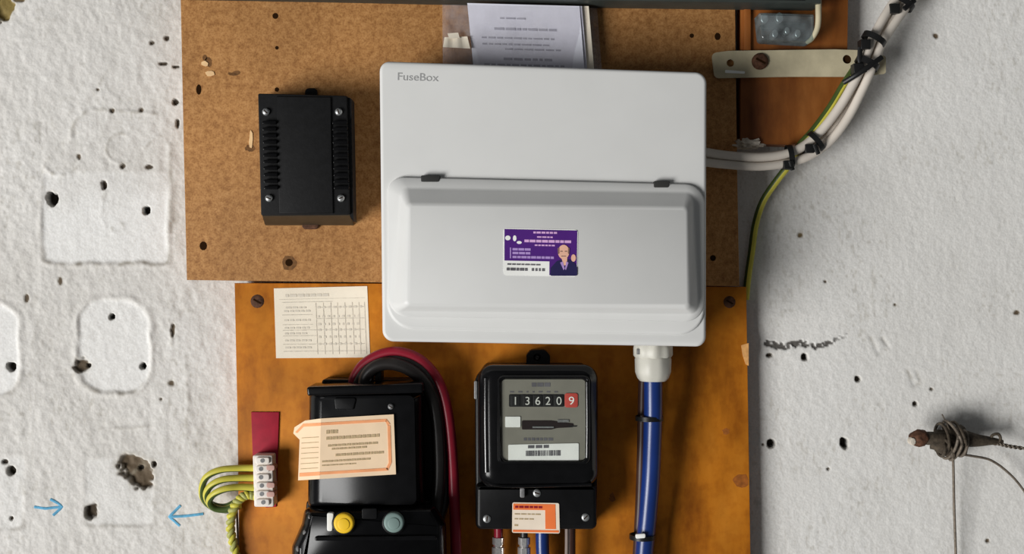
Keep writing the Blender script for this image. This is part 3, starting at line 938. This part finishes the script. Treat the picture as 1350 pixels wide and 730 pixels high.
# bezel ring
bm = bmesh.new()
WD = 0.1165
rings = [[P(x, y, d) for x, y in pp] for pp, d in [(fo, WD), (inset(fo, .6), WD + 0.003), (inset(fo, 3), WD + 0.0042), (inset(fi, -1.5), WD + 0.003), (fi, WD + 0.0004)]]
add_loft(bm, rings, False, False)
finish('bezel', bm, M_BLACKG, t, 60)
for nm, pp in (('bezel_edge_highlight_strip', None),):
    pass
dial = slab('dial_plate', inset(fi, -1), WD + 0.0006, WD, M_DIAL, t)
dp = WD + 0.0006
dx = [(679.5), (695.5), (709), (722.5), (737)]
slab('drum_window', rect(671, 519.5, 744, 536, 1.5, 2), dp + 0.0004, dp - 0.0003, M_DRUM, dial, smooth=0)
for ch, x in zip('13620', dx):
    dr = slab('number_drum', rect(x - 6, 520.5, x + 6, 535, 1, 2), dp + 0.0010, dp + 0.0003, M_DRUM, dial, bev=0.0004)
    text_obj('numeral', ch, x, 533.4, 10.5, dp + 0.0014, mat('dull_white_numeral', rgb(182, 182, 176), .6), dial, center=True, sx=1.0, depth=0.0004)
slab('number_drum', rect(744.5, 518, 762, 537, 3, 3), dp + 0.0010, dp + 0.0003, M_REDRUM, dial, bev=0.0004)
text_obj('numeral', '9', 753.5, 533.2, 10.5, dp + 0.0014, M_LABELW, dial, center=True, sx=1.1, depth=0.0004)
prints('maker_print', [(661, 500), (772, 500), (772, 606), (662, 606)], words(.36, .58, .04, .05, .05, .08, .01, 1), dp + 0.0003, M_INK2, dial)
prints('dial_print', [(661, 500), (772, 500), (772, 606), (662, 606)], words(.1, .7, .145, .018, .02, .05, .05, 2), dp + 0.0003, M_INK2, dial)
prints('caption_print', [(661, 500), (772, 500), (772, 606), (662, 606)], words(.26, .62, .725, .035, .03, .06, .012, 4), dp + 0.0003, M_INK2, dial)
slab('rotor_slot', rounded([(688, 554), (726, 554), (756, 558), (756, 563), (735, 564), (727, 566), (688, 566)], 1.5, 2), dp + 0.0004, dp - 0.0003, M_DISC, dial, smooth=0)
slab('rotor_disc', rect(702, 562, 730, 564), dp + 0.0012, dp, M_STEEL, dial)
slab('rating_label', rect(666, 549, 686, 563, 1, 2), dp + 0.0010, dp, M_LABELW, dial)
slab('pointer', rect(735, 553, 750, 556.5), dp + 0.0010, dp, M_DULL, dial)
slab('pointer', rect(750, 561, 760, 562.4), dp + 0.0010, dp, M_DRUM, dial)
lb = slab('serial_label', rounded([(670, 586), (763, 584), (763, 607), (670, 608)], 1.5, 2), dp + 0.0008, dp, M_LABELW, dial)
lc = [(670, 586), (763, 584), (763, 607), (670, 608)]
prints('serial_print', lc, words(.28, .64, .06, .18, .05, .1, .02, 6) + [(0.25 + i * 0.0165, .38, 0.25 + i * 0.0165 + random.choice([.006, .010, .012]), .70) for i in range(30)], dp + 0.0011, M_INK2, dial)
slab('glass', inset(fi, -0.5), WD + 0.0036, WD + 0.0028, M_GLASS, t)
# glossy vertical mouldings either side of the window, thickened to catch highlights
tube('case_moulding', [(641, 498, .1135), (641, 560, .1135), (642, 622, .1135)], 0.0032, M_BLACKS, t, n=4)
tube('case_moulding', [(774.5, 503, WD + .0035), (775, 560, WD + .0035), (774.5, 603, WD + .0035)], 0.0024, M_BLACKS, t, n=4)
tube('case_moulding', [(640, 633, .1105), (660, 640, .1105), (710, 640, .1105), (780, 638, .1105)], 0.0018, M_BLACKG, t, n=6)
holed_slab('hanging_lug', rounded([(694, 492), (694, 468), (700, 461), (718, 461), (725, 468), (725, 492)], 6, 5), [circ(708, 471, 5, 14)], 0.040, LB, M_BLACK, t)
screw('lug_screw', 708, 471, 4.6, 0.032, LB, M_DULL, t)
for x, y in [(642, 684), (772, 682), (708, 650)]:
    screw('terminal_screw', x, y, 5.5, 0.0795, 0.077, M_STEEL, t, ang=random.uniform(0, 3))
slab('seal_tab', rect(685.5, 643, 692, 656, 2, 3), 0.083, 0.077, M_DULL, t, bev=0.001)
slab('base_edge_highlight', rect(625, 502, 629.5, 526, 1.5, 2), 0.064, 0.05, M_DULL, t, bev=0.0008)  # grey strip painted in as the highlight on the base's left edge
c = [(675.5, 662), (737, 663), (738, 703), (675, 702)]
st = slab('seal_sticker', rounded(c, 2, 2), 0.0790, 0.0776, M_STK_C, t)
st['label'] = 'small orange and cream sticker'
prints('orange_print', c, [(.02, .04, .92, .24), (.70, .24, .92, .86), (.02, .90, .98, .97)], .0793, M_STK_O, st)
prints('text_print', c, words(.06, .7, .11, .07, .06, .1, .02, 1), .0796, M_RED, st)
prints('small_print', c, words(.05, .66, .36, .04, .06, .12, .02, 2) + words(.05, .5, .52, .04, .06, .12, .02, 3) + words(.05, .2, .72, .06, .06, .12, .02, 4), .0793, M_DOFF, st)

DMAP[0] = lambda d: d
# cables leaving the meter
ML = [('red_meter_cable', [(657, 690, .045), (657, 710, .044), (655, 740, .042), (654, 780, .042)], .0045, M_RED, 'red cable with a silver ferrule leaving the meter base'),
      ('black_meter_cable', [(691, 690, .045), (691, 712, .044), (692, 740, .042), (693, 780, .042)], .0038, M_BLKC, 'thin dark cable with a bright ferrule leaving the meter base'),
      ('blue_meter_cable', [(715, 690, .045), (715, 715, .044), (716, 745, .042), (717, 780, .042)], .0068, M_BLUE, 'blue cable leaving the meter base below the orange sticker'),
      ('brown_meter_cable', [(752, 690, .045), (752, 712, .044), (752, 745, .042), (752, 780, .042)], .0052, M_BROWNC, 'dark brown cable leaving the right end of the meter base')]
for nm, pp, r, m, lab in ML:
    tt = thing(nm, lab, 'cable', P(*pp[-1]))
    tube('sheath', pp, r, m, tt)
    if 'ferrule' in lab:
        x = pp[1][0]
        lathe('ferrule', x, .044, [(707, 5), (708, 7.5), (717, 7.5), (718, 6), (720, 6), (721, 8), (734, 8), (735, 5)], M_ZINC, tt, n=16, ribs=6, ribamp=.05)
tag(tube('grey_meter_cable', [(747.5, 690, .049), (747.5, 715, .048), (747, 745, .046), (747, 780, .046)], .0022, M_GREYC), 'thin grey wire against the brown meter cable', 'cable')

# ------------------------------------------------------------------ service cutout
t = thing('service_cutout', 'black service cutout with yellow and grey buttons and peach label', 'cutout', P(485, 790, LB))
slab('back_plate', rounded([(424, 500), (553, 500), (556, 540), (424, 540)], 4), 0.050, LB, M_BLACK, t, bev=0.002)
slab('lower_back', rounded([(404, 660), (580, 660), (588, 800), (392, 800)], 4), 0.050, LB, M_BLACK, t, bev=0.002)
slab('top_flange', rounded([(404, 510), (557, 505), (558, 518), (405, 522)], 3), 0.093, 0.045, M_BLACKG, t, bev=0.002)
b1 = rounded([(408, 517), (557, 516), (561, 668), (406, 668)], 6, 5)
b2 = rounded([(411, 519), (555, 518), (558, 667), (409, 667)], 6, 5)
b3 = rounded([(424, 522), (546, 521), (549, 665), (423, 665)], 8, 5)
loft('upper_body', [(b1, LB), (b1, 0.068), (b2, 0.076), (b3, 0.086)], M_BLACKG, t, smooth=50)
slab('side_ledge', rounded([(553, 518), (580, 524), (590, 600), (590, 668), (556, 668)], 5), 0.036, LB, M_BLACK, t, bev=0.003)
slab('relief_panel', rounded([(440, 524), (470, 524), (466, 540), (442, 540)], 3), 0.0875, 0.084, M_BLACK, t, bev=0.001)
w1 = rounded([(402, 668), (573, 664), (588, 690), (590, 800), (384, 800), (385, 720), (398, 690)], [10, 10, 10, 2, 2, 10, 10], 4)
loft('lower_body', [(w1, LB), (w1, 0.074), (inset(w1, 2.5), 0.084), (inset(w1, 8), 0.092), (inset(w1, 12), 0.094)], M_BLACKG, t, smooth=50)
slab('centre_notch', rect(477, 670, 497, 684, 2, 2), 0.0955, 0.09, M_BLACK, t, bev=0.0006)
slab('ridge', rounded([(415, 707), (575, 706), (576, 712), (415, 713)], 2, 2), 0.097, 0.092, M_BLACKG, t, bev=0.0012)
bt = slab('button', circ(453, 690, 13.5, 28), 0.104, 0.09, M_YBTN, t, bev=0.0022, seg=4); bt['label'] = 'round yellow button'
slab('button_collar', circ(453, 690, 16, 28), 0.098, 0.09, M_BLACK, t, bev=0.0015)
slab('button_face', circ(453, 691, 8, 24), 0.1048, 0.103, M_YBTN, bt, bev=0.0008)
bt = slab('button', circ(519, 689, 13.5, 28), 0.104, 0.09, M_GBTN, t, bev=0.0022, seg=4); bt['label'] = 'round grey-green button'
slab('button_collar', circ(519, 689, 16, 28), 0.098, 0.09, M_BLACK, t, bev=0.0015)
slab('button_face', circ(519, 690, 8, 24), 0.1048, 0.103, M_GBTN, bt, bev=0.0008)
slab('pale_strip', rounded([(431, 676), (440, 676), (438, 700), (431, 700)], 2, 2), 0.0965, 0.09, M_LABELW, t, bev=0.0008)  # small pale strip left of the yellow button
for x, y, r in [(565, 681, 5.5), (569, 698, 5.5), (409, 682, 4), (403, 703, 5), (394, 724, 5)]:
    screw('screw', x, y, r, 0.0925, 0.083, M_DULL, t, ang=random.uniform(0, 3))
screw('screw', 515, 536, 4, 0.0885, 0.085, M_DULL, t)
slab('top_terminal', rounded([(477, 490), (489, 489), (490, 503), (477, 503)], 3), 0.062, 0.035, M_DULL, t, bev=0.001)
slab('top_terminal', rounded([(494, 487), (503, 487), (503, 503), (494, 503)], 3), 0.058, 0.035, M_BLACK, t, bev=0.001)
# peach label, its left edge lifting off
c = [(396, 553), (519, 546), (522, 625), (393, 633)]
def ldep(u): return 0.0885 - 0.012 * max(0, 0.22 - u) / 0.22
def lab_poly(name, polys, m, parent, extra):
    bm = bmesh.new()
    for poly in polys:
        f = [bm.verts.new(P(*bil(c, u, v), ldep(u) + extra)) for u, v in poly]
        bm.faces.new(f)
    bmesh.ops.triangulate(bm, faces=bm.faces[:])
    r = bmesh.ops.extrude_face_region(bm, geom=bm.faces[:])
    for v in [g for g in r['geom'] if isinstance(g, bmesh.types.BMVert)]:
        v.co.y += 0.0004
    return finish(name, bm, m, parent, 30)
lab = lab_poly('warning_label', [[(0.05, 0.02), (.22, 0), (.22, 1), (0, 1), (0, .33), (-.07, .22), (-.06, .12)], [(.22, 0), (1, 0), (1, 1), (.22, 1)]], M_PEACH, t, 0.0)
lab['label'] = 'peach paper label with an orange border'
def uvq(u0, v0, u1, v1): return [(u0, v0), (u1, v0), (u1, v1), (u0, v1)]
lab_poly('orange_border', [uvq(.03, .07, .22, .12), uvq(.22, .07, .92, .115), [(.92, .07), (.96, .16), (.93, .18), (.91, .115)], uvq(.93, .18, .96, .80), [(.93, .80), (.96, .80), (.92, .93), (.90, .89)], uvq(.22, .885, .92, .93), uvq(.01, .88, .22, .94), [(-.05, .2), (.03, .07), (.05, .1), (-.03, .22)]], M_ORANGE, lab, 0.0004)
rows = []
for v, u0, u1, h, sd in [(.20, .12, .40, .06, 1), (.31, .28, .84, .05, 2), (.44, .30, .82, .035, 3), (.50, .34, .72, .03, 4), (.60, .38, .88, .04, 5), (.70, .24, .74, .03, 6), (.77, .24, .6, .02, 7)]:
    rows += [uvq(*r) for r in words(u0, u1, v, h, .025, .06, .008, sd) if r[0] > .225]
for k in range(7):
    rows.append(uvq(.02, .3 + k * .085, .20, .31 + k * .085))
lab_poly('printed_text', rows, M_DOFF, lab, 0.0004)

# cables looping over the cutout
tag(tube('red_tail_cable', [(463, 520, .046), (466, 502, .047), (478, 482, .049), (500, 468, .052), (524, 464, .054), (550, 472, .054), (570, 490, .053), (583, 515, .052), (591, 550, .051), (596, 600, .050), (599, 660, .050), (601, 720, .050), (602, 780, .050)], 0.0056, M_RED, sides=14),
    'red cable looping over the black cutout and down its right side', 'cable')
tag(tube('black_tail_cable', [(480, 520, .058), (482, 498, .058), (494, 484, .060), (512, 479, .061), (534, 484, .061), (554, 498, .060), (568, 520, .058), (576, 555, .056), (579, 610, .056), (577, 650, .055), (570, 690, .052)], 0.0066, M_BLKC, sides=14),
    'black cable looping inside the red cable over the cutout', 'cable')
tag(tube('inner_black_cable', [(470, 515, .050), (474, 500, .051), (486, 485, .053), (506, 476, .055), (530, 475, .056), (556, 488, .055), (572, 515, .053), (583, 560, .048), (587, 620, .044), (586, 660, .043), (574, 700, .043)], 0.0052, M_BLKC, sides=12),
    'second black cable between the red and outer black loops', 'cable')

# ------------------------------------------------------------------ earth terminal block, tape and wires
t = thing('earth_terminal_block', 'white plastic earth terminal block with brass-grey screws', 'terminal block', P(347, 668, LB))
slab('body', rounded([(333, 600), (359, 600), (361, 668), (335, 668)], 2, 2), 0.042, LB, M_TERM, t, bev=0.0012)
for i in range(6):
    y = 607 + i * 11
    slab('screw_turret', rounded([(337, y - 4.2), (355, y - 4.2), (355, y + 4.2), (337, y + 4.2)], 2.5, 3), 0.0445, 0.041, M_TERM, t, bev=0.0008)
for i, x in enumerate([346, 344, 344, 345, 345, 347]):
    slab('screw', circ(x, 607 + i * 11, 2.9, 12), 0.0448, 0.0440, M_DULL, t)
for y in (617, 640, 652):
    slab('wire_entry', rounded([(351, y - 4), (362, y - 4), (362, y + 3), (351, y + 3)], 2, 2), 0.0446, 0.03, mat('pinkish_terminal', rgb(176, 140, 130), .5), t, bev=0.0006)
tp = slab('red_tape_strip', [(331, 543), (368, 543), (367, 575), (364, 668), (350, 669), (347, 601), (333, 601)], 0.0236, LB, M_TAPE, None, bev=0.0005)
tag(tp, 'dark red tape strip above the white terminal block', 'tape')

EW = [([(338, 617, .034), (318, 617, .034), (292, 619, .036), (274, 627, .034), (267, 640, .028), (268, 656, .022), (280, 668, .020), (300, 672, .022), (316, 666, .026)], 'uppermost yellow-green earth wire looping out from the terminal block'),
      ([(338, 630, .036), (318, 630, .037), (294, 632, .040), (278, 640, .038), (272, 652, .032), (278, 664, .027), (296, 668, .026), (314, 660, .030)], 'middle yellow-green earth wire looping out from the terminal block'),
      ([(338, 643, .038), (318, 642, .040), (298, 644, .044), (282, 651, .042), (276, 661, .036), (284, 670, .031), (302, 670, .030), (318, 656, .032)], 'lowest yellow-green earth wire curling under the other loops')]
for pp, lab_ in EW:
    tag(tube('earth_wire', pp, 0.0036, [M_YEL, M_GRN], stripe=5, sides=12, twist=0.03), lab_, 'wire', 'earth wires at the terminal block')
# twisted pair running down
t = thing('twisted_earth_wire', 'twisted pale yellow-green wire hanging from the terminal block', 'wire', P(312, 780, .026))
path = catmull([P(*p) for p in [(338, 654, .036), (326, 652, .038), (314, 660, .038), (306, 676, .034), (304, 698, .030), (309, 722, .028), (315, 750, .027), (318, 780, .027)]], 14)
for ph, m in ((0, M_YEL), (math.pi, mat('pale_earth_green', rgb(150, 150, 88), .45))):
    bm = bmesh.new()
    pts = []
    for i, p in enumerate(path):
        tdir = (path[min(i + 1, len(path) - 1)] - path[max(i - 1, 0)]).normalized()
        u = tdir.cross(Vector((0, 1, 0))).normalized(); w = tdir.cross(u)
        a = ph + i * 0.62
        pts.append(p + (u * math.cos(a) + w * math.sin(a)) * 0.0026)
    add_tube(bm, pts, 0.0025, 8)
    finish('strand', bm, m, t, 60)
tag(tube('bare_earth_wire', [(312, 664, .030), (313, 690, .026), (314, 720, .0245), (316, 780, .0245)], .0012, M_GREYC), 'thin bare wire beside the twisted earth wire', 'wire')

# ------------------------------------------------------------------ paper notice
t = thing('paper_notice', 'aged paper form pinned to the plywood under the chipboard', 'paper', P(424, 471, LB))
c = [(361, 380), (484, 377), (488, 471), (364, 472)]
slab('sheet', c, LB + 0.0006, LB, M_PAPER, t, smooth=0)
dd = LB + 0.0008
R1 = []
for v, w in [(.20, .62), (.38, .40), (.52, .40), (.60, .95), (.68, .45), (.80, .95), (.9, .95)]:
    R1.append((.08, v, w, v + .010))
R1 += [(.44, .28, .96, .29), (.44, .44, .96, .45), (.05, .16, .97, .165)]
prints('form_lines', c, R1, dd, M_INK, t)
prints('form_columns', c, [(u, .22, u + .006, .95) for u in (.44, .52, .60, .67, .75, .83, .90, .96)], dd + 0.00007, M_INK, t)
R2 = words(.12, .6, .09, .04, .03, .08, .012, 1) + words(.12, .34, .27, .025, .03, .06, .012, 2)
for k, v in enumerate((.32, .45, .56, .64, .74, .84)):
    R2 += words(.10, .38, v, .025, .03, .06, .014, 10 + k) + words(.46, .94, v - .05, .03, .015, .03, .03, 20 + k)
prints('form_text', c, R2, dd + 0.00015, mat('pale_brown_ink', rgb(190, 182, 168), .8), t)

# ------------------------------------------------------------------ strap, white cables, ties
t = thing('metal_strap', 'beige painted perforated metal strap holding the white cables', 'strap', P(1050, 100, .027))
out = rounded([(938, 70), (960, 67), (1100, 65), (1131, 66), (1168, 74), (1168, 97), (1130, 101), (1040, 101), (942, 103)], [6, 2, 2, 2, 3, 3, 2, 2, 6], 3)
holed_slab('strap', out, [circ(1117, 78, 6, 16), circ(963, 83, 5, 14), circ(1152, 86, 3.5, 12)], 0.0335, 0.0312, M_STRAP, t)
screw('bolt', 1003, 80, 11, 0.0385, 0.0330, M_RUST, t, dome=.6)
slab('washer_slot', rounded([(956, 92), (982, 94), (982, 97), (956, 96)], 1, 2), .0342, .0330, M_LABELW, t)
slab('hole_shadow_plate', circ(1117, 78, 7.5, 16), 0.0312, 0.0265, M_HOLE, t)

CA = [(915, 198, .0435), (960, 205, .0435), (1005, 207, .042), (1045, 200, .040), (1075, 180, .038), (1102, 148, .040), (1124, 112, .043), (1140, 78, .044), (1150, 52, .040), (1166, 22, .034), (1186, -8, .026), (1215, -45, .018)]
CB = [(915, 212, .0435), (960, 217, .043), (1008, 219, .040), (1056, 210, .038), (1090, 190, .036), (1116, 158, .038), (1137, 118, .041), (1152, 84, .042), (1163, 57, .038), (1180, 30, .033), (1202, 0, .026), (1230, -36, .018)]
tag(tube('white_cable', CA, [.0046, .0048, .0048], M_WCABLE, sides=14), 'inner white cable of the pair curving up from the fuse box', 'cable', 'white cables')
tag(tube('white_cable', CB, [.0044, .0046, .0046], M_WCABLE, sides=14), 'outer white cable of the pair curving up from the fuse box', 'cable', 'white cables')
tag(tube('slim_white_cable', [(915, 206, .0322), (970, 212, .0325), (1030, 212, .0315), (1075, 193, .030), (1110, 150, .031), (1132, 110, .034), (1150, 70, .034), (1175, 25, .028), (1200, -10, .02), (1225, -45, .014)], .0032, M_WCABLE, sides=12), 'slim white cable running behind the white pair', 'cable')
tag(tube('long_earth_wire', [(1128, 88, .036), (1112, 112, .036), (1094, 142, .035), (1072, 172, .034), (1054, 192, .034), (1043, 213, .036), (1024, 238, .028), (1006, 265, .016), (996, 295, .008), (991, 330, .0058), (986, 365, .005), (983, 395, .0045)], .0038, [M_YEL, M_GRN], stripe=6, sides=12, twist=0.004, soff=-3),
    'yellow-green earth wire dropping from the white cables to the plywood corner', 'wire')
G = 'black ties on the white cables'
tie('cable_tie', 'black tie where the earth wire leaves the white cables', 1041, 206, .038, math.radians(-8), 14, .010, 7, M_TIE, G, tail=[(1042, 212, .050), (1045, 224, .047)])
tie('cable_tie', 'black tie on the bend of the white cables below the wooden block', 1075, 187, .036, math.radians(-40), 14, .010, 7, M_TIE, G, tail=[(1074, 190, .048), (1079, 203, .045)])
tie('cable_tie', 'black tie with long tail crossing the cables at the strap end', 1143, 84, .042, math.radians(-62), 15, .011, 8, M_TIE, G, tail=[(1112, 109, .046), (1130, 98, .054), (1148, 86, .056), (1163, 75, .052)])
tie('cable_tie', 'black tie on the white cables just above the strap', 1152, 52, .040, math.radians(-60), 15, .011, 8, M_TIE, G, tail=[(1134, 62, .050), (1134, 80, .050), (1140, 96, .050)])
tie('cable_tie', 'black tie on the white cables at the top of the picture', 1190, 4, .028, math.radians(-55), 15, .010, 8, M_TIE, G, tail=[(1192, 12, .04), (1206, 0, .034)])

# ------------------------------------------------------------------ rusty hook with tied wires on the right
t = thing('wall_hook', 'rusty hook bolt wrapped in old wire on the right wall', 'hook', P(1250, 580, 0))
tube('shank', [(1256, 582, -0.004), (1256, 581, .012), (1250, 580, .026), (1232, 578, .030), (1214, 577, .030)], [.005, .006, .0078, .0072, .0066], M_OLDWIRE, t, sides=12)
bm = bmesh.new()
bmesh.ops.create_icosphere(bm, subdivisions=3, radius=1)
c0 = P(1212, 577, .031)
for v in bm.verts:
    v.co = c0 + Vector((v.co.x * .0105, v.co.y * .0095, v.co.z * .0088)) * (1 + .18 * mnoise.noise(v.co * 2))
finish('knob', bm, M_RUST, t, 60)
slab('paint_fleck', circ(1204, 582, 4, 10, 5), .0395, .030, M_PLASTER, t, bev=.001)
bm = bmesh.new()
bmesh.ops.create_icosphere(bm, subdivisions=4, radius=1)
c0 = P(1254, 580, .020)
for v in bm.verts:
    n = mnoise.noise(v.co * 1.7) * .45 + mnoise.noise(v.co * 4) * .2
    v.co = c0 + Vector((v.co.x * .019, v.co.y * .014, v.co.z * .0145)) * (1 + n)
finish('tangle_core', bm, M_OLDWIRE, t, 60)
tube('spike', [(1262, 576, .022), (1285, 580, .022), (1305, 581, .020), (1322, 582, .018)], [.010, .007, .0045, .002], M_OLDWIRE, t)
for k, (cx, cy, r, tl) in enumerate([(1242, 578, 20, .3), (1252, 580, 24, -.4), (1262, 578, 22, .6), (1260, 592, 14, -.9), (1248, 590, 14, 1.1), (1268, 584, 17, -.2), (1240, 588, 13, .2), (1256, 574, 19, 1.0)]):
    pp = []
    for i in range(25):
        a = 2 * math.pi * i / 24
        x = cx + r * .45 * math.cos(a) + tl * r * .5 * math.sin(a)
        y = cy + r * math.sin(a)
        pp.append((x, y, .022 + .017 * math.cos(a) + .003 * math.sin(3 * a + k)))
    tube('wire_coil', pp, .0016, M_WIRE if k % 2 else M_OLDWIRE, t, sides=7, n=2)
tube('wire_loop', [(1306, 582, .020), (1308, 574, .022), (1316, 572, .022), (1319, 579, .021), (1313, 585, .020), (1306, 583, .019)], .0016, M_OLDWIRE, t, sides=8)
tt = thing('hanging_wire', 'straight thin wire hanging down from the rusty hook', 'wire', P(1261, 790, .012))
tube('wire', [(1256, 590, .034), (1257, 620, .026), (1258, 670, .018), (1260, 730, .013), (1261, 790, .012)], .00145, M_WIRE, tt, sides=8)
tag(tube('curved_wire', [(1262, 598, .028), (1282, 601, .026), (1305, 606, .022), (1326, 620, .018), (1345, 640, .014), (1362, 668, .012), (1372, 710, .012)], .0013, M_WIRE, sides=8), 'thin wire curving from the rusty hook to the right edge', 'wire')
tt = thing('twisted_wire', 'twisted wire running right from the rusty hook spike', 'wire', P(1350, 592, .012))
path = catmull([P(*p) for p in [(1314, 584, .020), (1330, 588, .018), (1350, 591, .014), (1380, 596, .010)]], 16)
for ph in (0, math.pi):
    bm = bmesh.new()
    add_tube(bm, [p + Vector((0, math.cos(ph + i * .6), math.sin(ph + i * .6))) * .0012 for i, p in enumerate(path)], .0011, 7)
    finish('strand', bm, M_WIRE, tt, 60)
tag(tube('short_wire_end', [(1252, 566, .028), (1247, 556, .022), (1242, 546, .014)], .0007, M_WIRE, sides=6), 'fine wire end sticking up from the rusty hook', 'wire')
